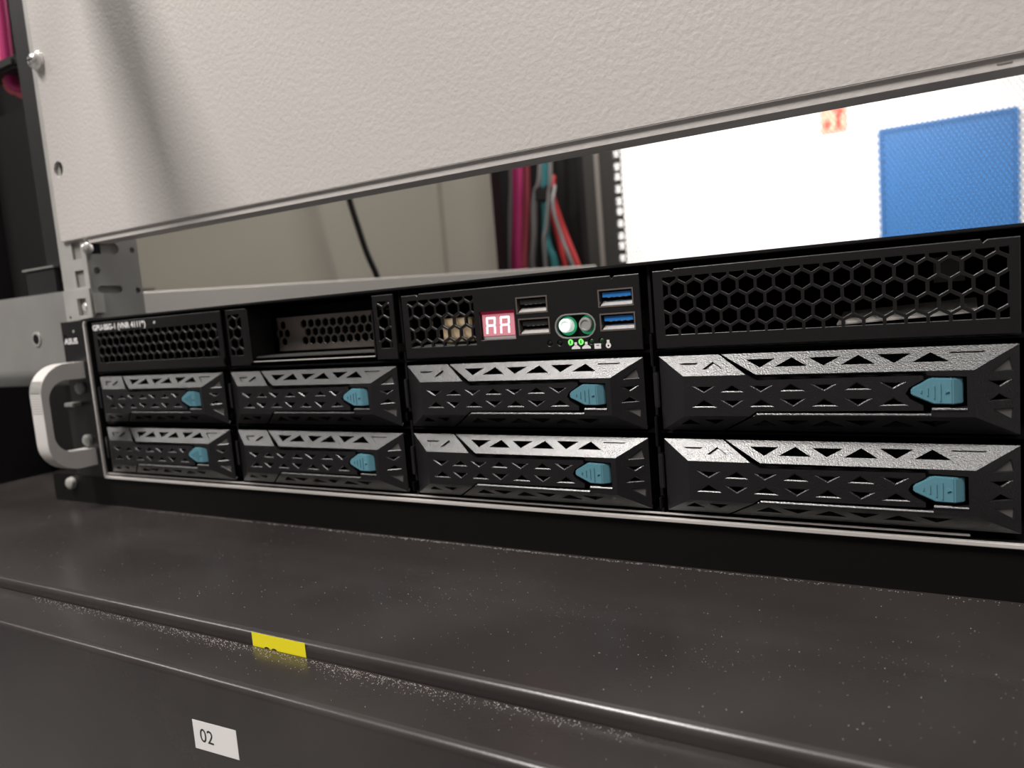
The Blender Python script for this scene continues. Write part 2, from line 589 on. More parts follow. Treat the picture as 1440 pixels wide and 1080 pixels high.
# rear left rail and black backdrop
m = MB()
hol = []
for k in range(-2, 8):
    for dz in (124.3, 140.2, 152.9):
        hol.append(rect(32.9, 42.4, dz + U * k - 4.75, dz + U * k + 4.75))
dots = [circle(24.5, 146.9 + U * k, 1.4, 8) for k in range(-2, 7)]
m.plate(rect(14.5, 43.6, 20, 480), hol + dots, front(698), 2)
rp('rear_mounting_rail', m, M['post_grey'], label='dark grey rear rail with a column of square holes')
m = MB()
m.box(8.0, 14.5, 696, 705, 20, 480)
rp('rail_edge', m, M['strip'])  # paler than the rail, painting its edge as lit
m = MB()
m.box(-12, 8, 706, 716, 20, 480)
rp('rail_web', m, M['post_grey'])
m = MB()
m.box(-66, -14, 800, 826, 20, 480)
rp('rear_backdrop', m, M['post_black'], bevel=3)  # plain black backdrop added behind the cables
m = MB()
m.box(-186, -163, 700, 740, 20, 480)
rp('rear_corner_strip', m, M['post_black'])
m = MB()
m.box(-250, -40, 830, 836, 20, 480)
rp('rear_cable_cover', m, M['post_black'])
# perforated rear door: every opening is a real hole
m = MB()
PX, RO, RI = 6.0, 6.0 / math.sqrt(3), 2.75
rowh = PX * math.sqrt(3) / 2
vv, ff = [], []
for j in range(0, 96):
    for i in range(0, 140):
        xc, zc = -106 + i * PX + (PX / 2 if j % 2 else 0), 60 + j * rowh
        o = len(vv)
        for r_ in (RO, RI):
            for k in range(6):
                vv.append((xc + r_ * math.sin(math.pi / 3 * k), 930, zc + r_ * math.cos(math.pi / 3 * k)))
        for k in range(6):
            k2 = (k + 1) % 6
            ff.append((o + k, o + k2, o + 6 + k2, o + 6 + k))
m.add(vv, ff)
o = rp('perforated_door', m, M['mesh'], label='fine perforated sheet of the rear door', recalc=False)
m = MB()
m.box(-170, -110, 925, 945, -200, 600)
m.box(732, 800, 925, 945, -200, 600)
m.box(-110, 732, 925, 945, 560, 600)
m.box(-110, 732, 925, 945, -200, 56)
rp('rear_door_frame', m, M['post_black'])

# cabinet shell around the bay
m = MB()
m.box(-264, -261, 40, 960, -1000, 880)
m.box(680, 683, -20, 960, -1000, 880)
rp('outer_side_panel', m, M['post_black'])
m = MB()
m.box(-264, 683, 0, 4, 446, 880)
m.box(-264, 683, 12, 16, -1000, -126)
m.box(484, 683, 16.5, 20, -126, 446)
rp('light_stop_cover', m, M['post_black'])  # unseen plates added to stop room light leaking into the bay
m = MB()
m.box(-261, -150, 104, 108, 262, 446)
rp('side_cover', m, M['post_black'])

# ------------------------------------------------------------------ white blanking panel
bp_ = thing('blanking_panel', (-15.5, 0, 132), 'large white textured steel blanking panel above the server', 'panel')
W_, H_ = 466, 312
m = MB()
m.plate([(0, 0), (W_, 0), (W_, H_), (0, H_)], [circle(7.4, 38.3, 4.3, 20), circle(7.4, 38.3 + 3 * U, 4.3, 20)], front(0), 1.4)
# rolled lower edge
m.sweep_x([(0, 0.2), (0.0, -0.15), (0.25, -0.3), (1.4, -0.3), (1.4, 0.2)], 0, W_)
m.build('panel_face', M['panel_white'], bp_)
m = MB()
m.plate(rect(24, W_, -3.25, -0.02), [stadium(436.6, 439.6, -2.0, 0.32)], front(1.0), 0.6)
m.box(24, W_, 1.6, 13, -3.25, -2.6)
m.box(430, 446, 2.2, 2.8, -2.5, -0.1)
m.build('stiffener_strip', M['panel_white'], bp_, label='recessed white strip along the lower edge')
m = MB()
m.lathe([(5.4, 0), (5.4, 0.7), (4.4, 1.0), (4.3, 2.4), (3.6, 3.9), (2.2, 4.8), (1.9, 4.9)], (3.4, 0, 95.5), (0, -1, 0), 24)
sc = m.build('screw', M['bright_metal'], bp_, smooth=True, label='domed chrome screw near the left edge')
m = MB()
m.box(1.0, 5.8, -5.0, -4.6, 95.1, 95.9)
m.box(3.0, 3.8, -5.0, -4.6, 93.1, 97.9)
m.build('screw_recess', M['cavity'], sc)

# unseen bar added above the view to cast the soft shadow on the panel
sbar = thing('shadow_bar', (33, -3, 330), 'black bar added above the view to cast a shadow on the panel', 'shadow bar')
m = MB()
m.box(-17, 17, -200, 0, -5, 5)
m.build('shadow_bar_arm', M['post_black'], sbar, bevel=2)
m = MB()
m.box(-20, 20, -4, 1.4, -14, 14)
m.build('shadow_bar_foot', M['post_black'], sbar, bevel=1)

# ------------------------------------------------------------------ server
sv = thing('rack_server', (0, 0, 0), 'black two-unit rack server with honeycomb panels, silver handle and lit red display', 'server')
m = MB()
m.box(-3, 433, 0.5, 690, 87.2, 88.2)           # lid
m.box(-3, 433, 0.6, 690, -0.4, 0.8)            # base
m.box(-3.6, -2.4, 0.4, 690, 0.8, 87.2)         # sides
m.box(432, 433.4, 0.4, 690, 0.8, 87.2)
m.box(-3, 433, 688, 690, 0.8, 87.2)
m.box(-2.4, 432, 120, 122, 0.8, 87.2)          # mid wall
for c in (1, 2, 3):
    m.box(107 * c - 0.5, 107 * c + 0.5, 2.5, 120, 0.8, 87.2)
m.box(-2.4, 432, 2.5, 120, 57.6, 58.2)
m.box(-2.4, 432, 3.5, 120, 29.4, 30.0)
m.build('chassis', M['cavity'], sv)
box('lid_edge', -3, 433, -0.5, 0.5, 87.3, 88.3, M['panel_black'], sv, bevel=0.25)
# silver trim round the front
m = MB()
m.box(-4.6, -3.2, -1.2, 0.3, 0.8, 84.8)
m.box(-3.6, 436, -1.2, 0.3, -1.0, 0.5)
m.prism([(-4.6, 84.8), (-4.4, 86.2), (-3.6, 87.2), (-2.2, 87.6), (-2.2, 86.6), (-3.0, 86.2), (-3.2, 84.8)], front(0), -0.3, 1.2)
m.prism([(-4.6, 0.8), (-4.3, -0.5), (-3.6, -1.0), (-3.6, 0.5), (-3.2, 0.8)], front(0), -0.3, 1.2)
m.build('front_trim', M['steel'], sv, label='thin silver trim along the left and lower edge', bevel=0.25)
box('lower_lip', -2, 413, -0.4, 0.6, 1.5, 2.1, M['steel'], sv, label='bright lower lip', bevel=0.15)
# ear bracket, handle
m = MB()
m.plate([(-27.5, -0.5), (-4.8, -0.5), (-4.8, 88), (-27.5, 88)], [circle(-24.5, 80, 1.0, 10)], front(0), 2.0)
m.build('ear_bracket', M['panel_black'], sv)
text('brand_lettering', 'ASUS', -26.2, -0.06, 75.6, 4.4, M['white_ink'], sv, width=13, bold=0.12)
m = MB()
m.lathe([(0.8, 0), (0.8, 0.3), (0.4, 0.4)], (-15.6, 0, 82.4), (0, -1, 0), 10)
m.build('ear_rivet', M['zinc'], sv)
# handle: closed (y, z) ring with rounded bends, 11 mm wide
def bend(cy, cz, r, a0, a1, n=9):
    return [(cy + r * math.cos(math.radians(a0 + (a1 - a0) * k / n)), cz + r * math.sin(math.radians(a0 + (a1 - a0) * k / n))) for k in range(n + 1)]
outer = [(0, 65.4), (-9.5, 65.4)] + bend(-9.5, 49.4, 16, 90, 180)[1:] + bend(-9.5, 22.6, 16, 180, 270) + [(0, 6.6)]
inner = [(0, 16.0), (-11, 16.4)] + bend(-11, 27.0, 10.5, 270, 180)[1:] + bend(-11, 45.8, 10.5, 180, 90) + [(0, 56.0)]
m = MB()
n = len(outer)
ring = outer + inner
for xx in (-21.4, -10.2):
    m.v += [(xx, y, z) for y, z in ring]
N = len(ring)
tri = tessellate_polygon([[Vector((y, z, 0)) for y, z in ring]])
m.f += [tuple(t) for t in tri] + [tuple(N + i for i in reversed(t)) for t in tri]
m.f += [(i, (i + 1) % N, N + (i + 1) % N, N + i) for i in range(N)]
hd = m.build('handle', M['handle'], sv, smooth=True, label='silver pull handle with grooved grip', bevel=0.35)
m = MB()
for k in range(11):
    a = math.radians(152 + k * 2.6)
    y, z = -9.5 + 16.05 * math.cos(a), 49.4 + 16.05 * math.sin(a)
    if k > 9:
        continue
    m.box(-21.0, -10.6, y - 0.12, y + 0.12, z - 0.16, z + 0.16)
for k in range(8):
    m.box(-21.0, -10.6, -25.62, -25.40, 49.2 - k * 1.35, 49.5 - k * 1.35)
m.build('grip_groove', M['zinc_dark'], hd)
for zz in (50.5, 20.5):
    m = MB()
    m.lathe([(3.4, 0), (3.4, 1.6), (2.4, 2.6), (1.2, 2.8)], (-16, 0, zz), (0, -1, 0), 18)
    m.build('ear_screw', M['zinc_dark'], sv, smooth=True)
box('ear_latch', -27.0, -18.0, -5.0, 0, 40.2, 42.6, M['zinc_dark'], sv, bevel=0.4)

# honeycomb panels: col 4, col 1, the two strips beside the slot
def raised_top(x0, x1, z0, z1, n=7.5, s=0.6):
    return [(x0, z0), (x1, z0), (x1, z1 - s + 0.4), (x1 - n, z1 - s + 0.4), (x1 - n - 1, z1 - 0.4 - s), (x1 - n - 1.6, z1), (x0 + n, z1), (x0 + n - 0.8, z1 - 0.8), (x0 + n - 1.5, z1 - 0.3), (x0, z1 - 0.3)]

m = MB()
m.plate(raised_top(323.2, 425.6, 59.0, 85.2), hexes(326.5, 423.2, 63.3, 82.7, 328.75, 82.95), front(0), 1.2, 0.13, 0.25)
m.build('honeycomb_panel', M['panel_black'], sv)
m = MB()
m.plate(rect(2.0, 107.2, 59.2, 86.0), hexes(5.6, 104.0, 64.0, 80.6, 8.4, 79.8), front(0), 1.2, 0.13, 0.25)
m.build('honeycomb_panel', M['panel_black'], sv)
m = MB()
m.plate(rect(110.8, 124.6, 59.2, 85.9), hexes(111.9, 121.2, 64.0, 83.8, 112.3, 84.2), front(0), 1.2, 0.13, 0.25)
m.box(124.6, 126.0, 0.0, 14, 60.4, 85.4)
m.build('honeycomb_strip', M['panel_black'], sv)
m = MB()
m.plate(rect(201.4, 212.6, 59.2, 85.9), hexes(203.6, 210.4, 63.8, 83.4, 206.6, 84.0), front(0), 1.2, 0.13, 0.25)
m.box(200.6, 201.4, -0.3, 14, 60.6, 80.0)
m.build('honeycomb_strip', M['panel_black'], sv)
text('name_sticker', 'GPU-SSG-1 (VNR 41119)', 2.9, -0.06, 81.9, 4.1, M['white_ink'], sv, width=46.5, bold=0.12)
m = MB()
m.lathe([(0.8, 0), (0.7, 0.5)], (57.1, 0, 83.3), (0, -1, 0), 10)
m.build('panel_rivet', M['steel'], sv)
# PCIe slot: perforated metal bracket set back, floor plate in front of it
m = MB()
hx = hexes(143.2, 188, 66, 79.6, 145.5, 76.6, 4.62, 2.28, skip=lambda x, z: x < 143.5 or not (67 < z < 78.5)) 
hx += [h for h in hexes(126, 136, 66, 79.6, 131.6, 76.6, 4.62, 2.28, skip=lambda x, z: (x > 135 or x < 127.5 or not (67 < z < 78.5) or (x < 130 and z > 74)))]
m.plate(rect(127.9, 200, 64.2, 80.2), hx, front(15.5), 1.0, 0.12)
m.build('slot_bracket', M['bare_steel'], sv, label='perforated bare metal slot bracket')
box('slot_bracket_backing', 126.6, 200, 26, 27, 60, 85, M['cavity'], sv)
m = MB()
m.box(126.4, 200.4, 2.0, 15.4, 62.2, 63.0)
m.build('slot_floor', M['post_grey'], sv, bevel=0.2)
m = MB()
m.box(126.4, 200.4, 0.2, 1.0, 60.5, 61.0)
m.build('slot_lip', M['steel'], sv, bevel=0.15)
# things inside, seen through the honeycomb
m = MB()
m.add([(379, 6, 63.9), (416, 8, 65.4), (416, 26, 68.6), (379, 24, 66.6), (379, 6, 63.4), (416, 8, 64.9), (416, 26, 68.1), (379, 24, 66.1)],
      [(0, 1, 2, 3), (7, 6, 5, 4), (0, 4, 5, 1), (1, 5, 6, 2), (2, 6, 7, 3), (3, 7, 4, 0)])
m.build('ribbon_cable', M['ribbon'], sv, label='grey ribbon cable behind the right honeycomb')
m = MB()
m.box(405, 413, 14, 26, 74, 81)
m.box(404.4, 413.6, 13.6, 14.2, 80.2, 81.4)
m.build('inner_bracket', M['post_grey'], sv)
box('header_connector', 233.0, 247.0, 4.2, 14, 64.6, 74.2, M['tan'], sv, label='tan connector behind the honeycomb', bevel=0.4)
box('board_edge', 218, 248.5, 4.5, 20, 62.6, 63.6, M['zinc'], sv)

# I/O panel
def usb_hole(x0, z0):
    return rect(x0, x0 + 13.2, z0, z0 + 6.3)
USB = [(270.0, 73.9, 'black'), (270.4, 66.0, 'black'), (303.0, 74.1, 'blue'), (303.2, 65.8, 'blue')]
LEDX = [283.0, 287.1, 291.2, 295.3, 299.5, 303.4]
m = MB()
holes = hexes(219.9, 251.4, 63.4, 82.5, 222.1, 82.7)
holes.append(rect(253.4, 269.1, 64.9, 75.9))
holes += [usb_hole(x, z) for x, z, _ in USB]
holes.append(stadium(290.0, 297.2, 68.3, 4.0))
holes += [circle(x, 62.6, 1.25, 12) for x in LEDX]
m.plate(raised_top(216.8, 318.5, 59.0, 84.9, 9), holes, front(0), 1.2, 0.13, 0.25)
m.build('control_panel', M['panel_black'], sv, label='front control panel with ports and display')
box('control_panel_backing', 252, 318, 9.5, 10.5, 60, 84, M['cavity'], sv)
# two digit display, both reading A
dsp = box('display', 253.9, 268.1, 1.5, 6, 65.1, 74.7, M['display_body'], sv, label='lit red two-digit display')
box('display_window', 254.0, 268.0, 1.35, 1.5, 66.4, 74.6, M['display'], dsp)
m = MB()
m.box(253.4, 269.1, 1.3, 1.7, 74.75, 75.9)
m.box(268.15, 269.1, 1.3, 1.7, 64.9, 74.75)
m.build('display_halo', M['red_halo'], dsp, label='dark red halo painted along the display edge')  # painted glow standing in for display light on the recess walls
m = MB()
for xo in (255.4, 261.6):
    w_, h_, t_ = 4.2, 6.4, 0.75
    zb, sl = 67.2, 0.35
    def seg(x0, x1, z0, z1):
        m.prism([(xo + x0 + sl * z0 / h_, zb + z0), (xo + x1 + sl * z0 / h_, zb + z0), (xo + x1 + sl * z1 / h_, zb + z1), (xo + x0 + sl * z1 / h_, zb + z1)], front(1.35), 0.0, 0.05)
    seg(0.25, w_ - 0.25, h_ - t_, h_)
    seg(0.25, w_ - 0.25, h_ / 2 - t_ / 2, h_ / 2 + t_ / 2)
    for z0, z1 in ((0.1, h_ / 2 - 0.45), (h_ / 2 + 0.45, h_ - 0.15)):
        seg(0, t_, z0, z1)
        seg(w_ - t_, w_, z0, z1)
m.build('segment', M['segment'], dsp, label='glowing segments')
for x, z, c in USB:
    m = MB()
    m.plate(rect(x + 0.05, x + 13.15, z + 0.05, z + 6.25), [rect(x + 0.55, x + 12.65, z + 0.6, z + 5.75)], front(-0.15), 9.0)
    u = m.build('usb_port', M['port_shell'], sv)
    # flared lower lip, brighter metal than the shell to paint in ceiling light
    m = MB()
    m.prism([(0.0, z + 0.4), (0.3, z + 0.4), (2.6, z + 1.9), (2.6, z + 2.2), (0.0, z + 0.75)], lambda a, b, w_: (w_, a, b), x + 1.0, x + 12.5)
    m.build('port_lip', M['bright_metal'], u, label='bright sprung lower lip')
    box('port_tongue', x + 1.5, x + 12.0, 0.7, 8.5, z + 3.5, z + 5.2, M['usb_' + c], u, label=c + ' port tongue')
    m = MB()
    for k in range(4):
        m.box(x + 3.3 + k * 2.1, x + 4.1 + k * 2.1, 0.9, 6, z + 3.25, z + 3.5)
    m.build('port_contact', M['bright_metal'], u)
# power and locate buttons in a rounded slot
m = MB()
m.plate(stadium(290.0, 297.2, 68.3, 4.5), [stadium(290.0, 297.2, 68.3, 3.9)], front(-0.25), 1.2)
m.build('button_surround', M['zinc_dark'], sv, bevel=0.15)
box('button_well', 285.5, 301.7, 3.5, 4.0, 63.6, 73.0, M['cavity'], sv)
for x, mm, nm, lb in ((289.6, 'button_lit', 'power_button', 'lit round power button with a green glow'), (297.6, 'button', 'locate_button', 'unlit silver round button')):
    m = MB()
    m.lathe([(2.55, 0), (2.55, 3.0), (2.3, 3.4), (1.75, 3.45), (1.7, 3.1), (0.6, 3.1)], (x, 3.0, 68.6), (0, -1, 0), 24)
    bt = m.build(nm, M[mm], sv, smooth=True, label=lb)
    m = MB()
    m.plate(circle(x, 68.4, 3.45, 24), [circle(x, 68.5, 2.65, 24)], front(2.4), 0.4)
    m.build('glow_ring', M['ring_green'], bt)
for k, x in enumerate(LEDX):
    m = MB()
    m.lathe([(1.2, 0), (1.2, 0.6), (0.7, 1.0), (0.3, 1.1)], (x, 1.2, 62.6), (0, -1, 0), 14)
    l_ = m.build('indicator_light', M['led_on'] if k in (2, 3) else (M['cavity'] if k < 2 else M['led_off']), sv, smooth=True)
    if k in (2, 3):
        l_['label'] = 'lit green indicator'
        m = MB()
        m.box(x - 0.28, x + 0.28, 0.02, 0.3, 62.0, 63.2)
        m.build('led_core', M['led_core'], l_)
# printed icons: two network trees, a drive, a bell-shaped mark
def icon(name, polys, holes=()):
    m = MB()
    for i, p in enumerate(polys):
        m.plate(p, [holes[i]] if i < len(holes) and holes[i] else [], front(-0.03), 0.03)
    return m.build(name, M['white_ink'], sv)
for x in (293.3, 297.4):
    icon('network_icon', [rect(x - 0.5, x + 0.5, 61.5, 62.5), [(x - 1.7, 60.1), (x + 1.7, 60.1), (x + 1.6, 60.7), (x + 0.6, 61.4), (x - 0.6, 61.4), (x - 1.6, 60.7)]])
icon('drive_icon', [rect(300.5, 303.0, 59.9, 61.7)], [rect(301.2, 302.3, 60.9, 61.2)])
icon('message_icon', [circle(305.8, 60.9, 1.0, 14), rect(305.3, 306.3, 61.75, 62.8)], [circle(305.8, 60.8, 0.35, 8)])
# spring clips and tabs on the dividers between the bays
for c, segs in ((2, ((62.0, 65.6), (33.5, 37.2), (3.6, 8.0))), (3, ((53.0, 64.4), (25.2, 36.2), (3.4, 8.0))), (1, ((60.0, 63.5), (33.5, 36.5)))):
    for z0, z1 in segs:
        box('divider_clip', 107 * c + 0.3, 107 * c + 1.1, -1.4, 3.0, z0, z1, M['panel_black'], sv, bevel=0.35)

# ------------------------------------------------------------------ drive trays
LT, LB, LL, LR = [math.hypot(*q) for q in ((5, 6.3), (5, 5.6), (5, 9.5), (5, 10.6))]
A_TOP = frame((0, 0, 25), (1, 0, 0), Vector((0, -5, -6.3)) / LT, Vector((0, -6.3, 5)))
A_BOT = frame((0, 0, 0), (1, 0, 0), Vector((0, -5, 5.6)) / LB, Vector((0, -5.6, -5)))
A_LEFT = frame((0, 0, 0), (0, 0, 1), Vector((9.5, -5, 0)) / LL, Vector((-5, -9.5, 0)))
A_RIGHT = frame((101.3, 0, 0), (0, 0, 1), Vector((-10.6, -5, 0)) / LR, Vector((5, -10.6, 0)))


def fs_(poly, k):
    return [(u, v * k) for u, v in poly]


FRONT = front(-5)
FY = -5.0
TOPTRI = [[(28.9, .28), (37.9, .28), (33.6, .68)], [(38.0, .66), (47.5, .66), (42.8, .25)], [(47.7, .28), (56.6, .28), (52.1, .66)],
          [(56.9, .65), (66.2, .65), (61.6, .24)], [(66.5, .24), (75.5, .24), (71.0, .64)], [(75.6, .63), (84.9, .63), (80.2, .23)]]
TOPPIPE = [(84.7, .24), (93.5, .24), (89.1, .65)]
SMALL = [[(7.5, .37), (13.8, .37), (10.9, .69)], [(15.4, .70), (22.1, .70), (18.5, .34)]]
ROW_A = [[(12.2, 15.4), (20.0, 15.4), (16.1, 13.1)], [(21.4, 13.3), (28.6, 13.3), (25.1, 15.7)], [(30.3, 15.4), (37.8, 15.4), (33.9, 13.2)],
         [(39.5, 13.4), (46.9, 13.4), (42.9, 15.9)], [(48.5, 15.5), (56.1, 15.5), (52.3, 13.3)], [(58.0, 13.6), (65.2, 13.6), (61.4, 16.0)],
         [(66.9, 15.9), (74.2, 15.7), (70.6, 13.6)]]
ROW_B = [[(12.0, 8.4), (20.1, 8.4), (15.9, 11.0)], [(21.3, 10.8), (28.7, 10.8), (25.0, 8.4)], [(30.3, 8.6), (37.8, 8.6), (33.9, 11.1)],
         [(39.4, 11.1), (47.1, 11.1), (43.3, 8.6)], [(48.7, 8.7), (56.1, 8.7), (52.3, 11.2)], [(57.8, 11.2), (65.3, 11.0), (61.4, 8.7)],
         [(67.1, 8.8), (74.5, 8.9), (70.8, 11.3)]]
RIGHT_HOLES = [[(15.5, .72), (13.6, .44), (15.4, .17)], [(9.7, .72), (11.9, .44), (9.8, .17)]]
RIGHT_PIPES = [[(17.8, .64), (21.6, .20), (17.8, .13)], [(7.5, .63), (7.6, .13), (4.1, .16)]]
BOTTRI = [[(30.1, .36), (38.2, .36), (34.4, .75)], [(38.3, .73), (47.4, .73), (42.8, .40)], [(48.0, .38), (57.0, .38), (52.4, .75)],
          [(57.8, .75), (66.1, .75), (62.0, .41)], [(67.0, .38), (76.0, .38), (71.2, .75)], [(76.6, .75), (85.0, .75), (80.8, .41)]]
TH = 1.5
TRAYS = 'hot-swap drive trays of the server'


def make_tray():
    t = thing('drive_tray', (0, 0, 0), 'tray', 'drive tray', TRAYS)
    # fixed bezel
    m = MB()
    m.plate(fs_([(20.9, 0), (101.3, 0), (90.7, 1), (32.7, 1)], LT), [fs_(p, LT) for p in TOPTRI + [TOPPIPE]], A_TOP, TH)
    m.plate(fs_([(0, 0), (25, 0), (18.7, 1), (5.6, 1)], LR), [fs_(p, LR) for p in RIGHT_HOLES + RIGHT_PIPES], A_RIGHT, TH, 0.25)
    m.plate(fs_([(21.6, 0), (101.3, 0), (90.7, 1), (31.4, 1)], LB), [fs_(p, LB) for p in BOTTRI], A_BOT, TH)
    m.plate([(31.6, 5.6), (90.7, 5.6), (90.7, 18.7), (79.2, 18.7), (79.2, 17.4), (88.9, 16.9), (88.9, 8.5), (80.2, 7.8), (80.1, 6.3), (32.2, 6.3)], [], FRONT, TH)
    m.prism([(-5.0, 5.7), (-5.4, 5.9), (-5.35, 6.15), (-5.0, 6.55), (-3.6, 6.6), (-3.6, 5.7)], lambda u, v, w_: (w_, u, v), 32.4, 80.2)
    m.prism([(-5.0, 7.2), (-5.3, 7.4), (-5.25, 7.75), (-4.9, 8.2), (-3.6, 8.2), (-3.6, 7.2)], lambda u, v, w_: (w_, u, v), 80.4, 88.9)
    m.build('bezel', M['plastic'], t)
    # lever with the left block
    m = MB()
    m.plate(fs_([(0, 0), (20.0, 0), (29.6, 1), (9.5, 1)], LT), [fs_(p, LT) for p in SMALL], A_TOP, TH)
    m.plate(fs_([(0, 0), (25, 0), (18.7, 1), (5.6, 1)], LL), [], A_LEFT, TH)
    m.plate(fs_([(0, 0), (20.6, 0), (30.4, 1), (9.5, 1)], LB), [fs_(p, LB) for p in ([(7.2, .42), (13.6, .42), (10.6, .75)], [(15.4, .75), (21.8, .75), (18.6, .45)])], A_BOT, TH)
    m.plate([(9.5, 5.6), (30.2, 5.6), (32.4, 7.1), (78.3, 7.4), (78.3, 8.8), (75.0, 10.7), (73.9, 12.3), (74.8, 14.0), (78.5, 16.3), (78.3, 17.4), (32.7, 16.9), (29.6, 18.7), (9.5, 18.7)],
            ROW_A + ROW_B, FRONT, TH, 0.3)
    lv = m.build('release_lever', M['plastic'], t)
    m = MB()
    for p in SMALL:
        m.prism(fs_(p, LT), A_TOP, -TH, -0.7)
    m.build('lever_inlay', M['plastic'], lv)
    m = MB()
    m.prism(fs_(TOPPIPE, LT), A_TOP, -TH, -0.5)
    m.build('light_pipe', M['plastic'], t)
    for p in RIGHT_PIPES:
        m = MB()
        m.prism(fs_(p, LR), A_RIGHT, -TH, -0.45)
        m.build('light_pipe', M['light_pipe'], t, label='smoky translucent light pipe')
    # teal latch
    m = MB()
    pl = [(75.1, 12.9), (75.4, 11.9), (80.8, 9.3), (85.5, 9.2), (85.5, 16.5), (80.3, 16.7), (75.4, 13.9)]
    k = len(pl)
    yf = FY - 0.5
    m.add([(x, yf, z) for x, z in pl] + [(x, -1.0, z) for x, z in pl],
          [tuple(range(k)), tuple(range(2 * k - 1, k - 1, -1))] + [(i, (i + 1) % k, k + (i + 1) % k, k + i) for i in range(k) if i != 3])
    m.add([(85.5, yf, 9.2), (85.5, yf, 16.5), (88.0, yf + 1.6, 16.4), (88.0, yf + 1.6, 9.3), (85.5, -1, 9.2), (85.5, -1, 16.5), (88.0, -1, 16.4), (88.0, -1, 9.3)],
          [(0, 3, 2, 1), (3, 7, 6, 2), (0, 4, 7, 3), (1, 2, 6, 5), (4, 5, 6, 7)])
    la = m.build('latch', M['latch'], t, label='teal arrow-shaped latch', bevel=0.3)
    m = MB()
    for x, z0, z1 in ((77.8, 12.5, 13.4), (79.4, 11.7, 14.1), (81.0, 10.9, 14.6), (82.5, 10.2, 15.1)):
        m.box(x - 0.14, x + 0.14, yf - 0.25, yf + 0.1, z0, z1)
    m.prism([(83.7, 12.4), (84.7, 12.9), (83.7, 13.4)], front(yf), 0, 0.35)
    m.build('latch_ridge', M['latch'], la)
    box('tray_body', 1.0, 100.3, 1.6, 100, 1.0, 24.0, M['cavity'], t)
    box('hinge_tab', -2.4, -0.5, -0.6, 3, 7.6, 19.6, M['plastic'], t, bevel=0.3)
    return t


def copy_tree(o, parent=None):
    c = o.copy()
    COL.objects.link(c)
    if parent:
        c.parent = parent
    for ch in list(o.children):
        copy_tree(ch, c)
    return c


proto = make_tray()
ORD = ['leftmost', 'second from left', 'third from left', 'rightmost']
BELOW = ['under the name strip', 'under the open metal slot', 'under the red display', 'under the plain honeycomb panel']
first = True
for r, z0, rn in ((1, 31.3, 'upper'), (2, 3.2, 'lower')):
    for c in range(4):
        t = proto if first else copy_tree(proto)
        first = False
        t.location = ((107 * c + 2.85) * S, 0, z0 * S)
        if r == 1:
            t['label'] = 'black drive tray, %s in the upper row, %s' % (ORD[c], BELOW[c])
        else:
            t['label'] = 'black drive tray, %s in the lower row above the silver trim' % ORD[c]

# ------------------------------------------------------------------ below the server: filler, shelf, drawer
fl = thing('filler_strip', (0, 0, -17), 'narrow black filler strip between the server and the shelf', 'panel')
m = MB()
m.box(-60, 446, 0.6, 2.6, 0.02, 16.3)
m.build('strip_face', M['filler'], fl)
m = MB()
m.lathe([(3.6, 0), (3.6, 1.0), (3.3, 2.6), (2.2, 3.4)], (-39.5, 0.6, 11.4), (0, -1, 0), 18)
m.build('bolt', M['zinc'], fl, smooth=True, label='zinc bolt head')


def bent_profile(y_back, y_front, z_top, z_bot, r, t, n=7):
    o = [(y_back, z_top), (y_front + r, z_top)]
    o += [(y_front + r - r * math.sin(a), z_top - r + r * math.cos(a)) for a in [math.pi / 2 * k / n for k in range(1, n + 1)]]
    o += [(y_front, z_bot), (y_front + t, z_bot), (y_front + t, z_top - r)]
    ri = r - t
    o += [(y_front + r - ri * math.sin(a), z_top - r + ri * math.cos(a)) for a in [math.pi / 2 * k / n for k in range(n - 1, -1, -1)]]
    o += [(y_back, z_top - t)]
    return o


sh = thing('rack_shelf', (160, -46, -17), 'dusty black steel shelf directly under the server, with a yellow sticker on its lip', 'shelf')
m = MB()
m.sweep_x([(y + 46, z + 17) for y, z in bent_profile(90, -92.6, -17, -29, 2.6, 1.2)], -320, 320)
m.build('shelf_plate', M['shelf'], sh, smooth=True)
ys = -92.6 + 46 - 0.06
st = MB()
st.prism(rect(58.2, 81.2, -9.2, -0.15), lambda u, v, w_: (u, ys - w_, v), -0.05, 0.0)
# the sticker sits on the flat of the lip
so = st.build('yellow_sticker', M['yellow'], sh, label='yellow sticker with cut-off digits')
text('sticker_digits', '22', 63.3, ys - 0.03, -7.5, 4.9, M['black_ink'], so, width=6.0)

dr = thing('rack_unit', (160, -103, -21.4), 'black steel rack unit below the shelf, with a white number sticker on its front', 'rack unit')
m = MB()
m.sweep_x([(y + 103, z + 21.4) for y, z in bent_profile(-93.1, -113.3, -21.4, -125, 2.4, 1.2)], -320, 320)
m.box(-320, 320, 8.7, 9.9, -20, -1.2)
m.build('drawer_front', M['shelf'], dr, smooth=True)
yd = -113.3 + 103 - 0.06
st = MB()
st.prism([(53.3, -23.55), (72.45, -22.75), (72.45, -13.8), (53.3, -14.5)], lambda u, v, w_: (u, yd - w_, v), -0.05, 0.0)
so = st.build('white_sticker', M['paper'], dr, label='white sticker printed 02')
text('sticker_digits', '02', 56.2, yd - 0.03, -20.75, 5.9, M['black_ink'], so, width=5.8)

# dust lying on the shelf and along the drawer ledge
def dust(name, label, spots, zt):
    m = MB()
    for x, y, r in spots:
        a = random.uniform(0, 3.14)
        c, s = math.cos(a) * r, math.sin(a) * r
        z = zt + 0.01
        m.add([(x + c, y + s, z), (x - s, y + c, z), (x - c, y - s, z), (x + s, y - c, z), (x, y, z + r * 0.8)],
              [(0, 1, 4), (1, 2, 4), (2, 3, 4), (3, 0, 4), (3, 2, 1, 0)])
    o = m.build(name, M['dust'])
    return tag(o, label, 'dust', kind='stuff')

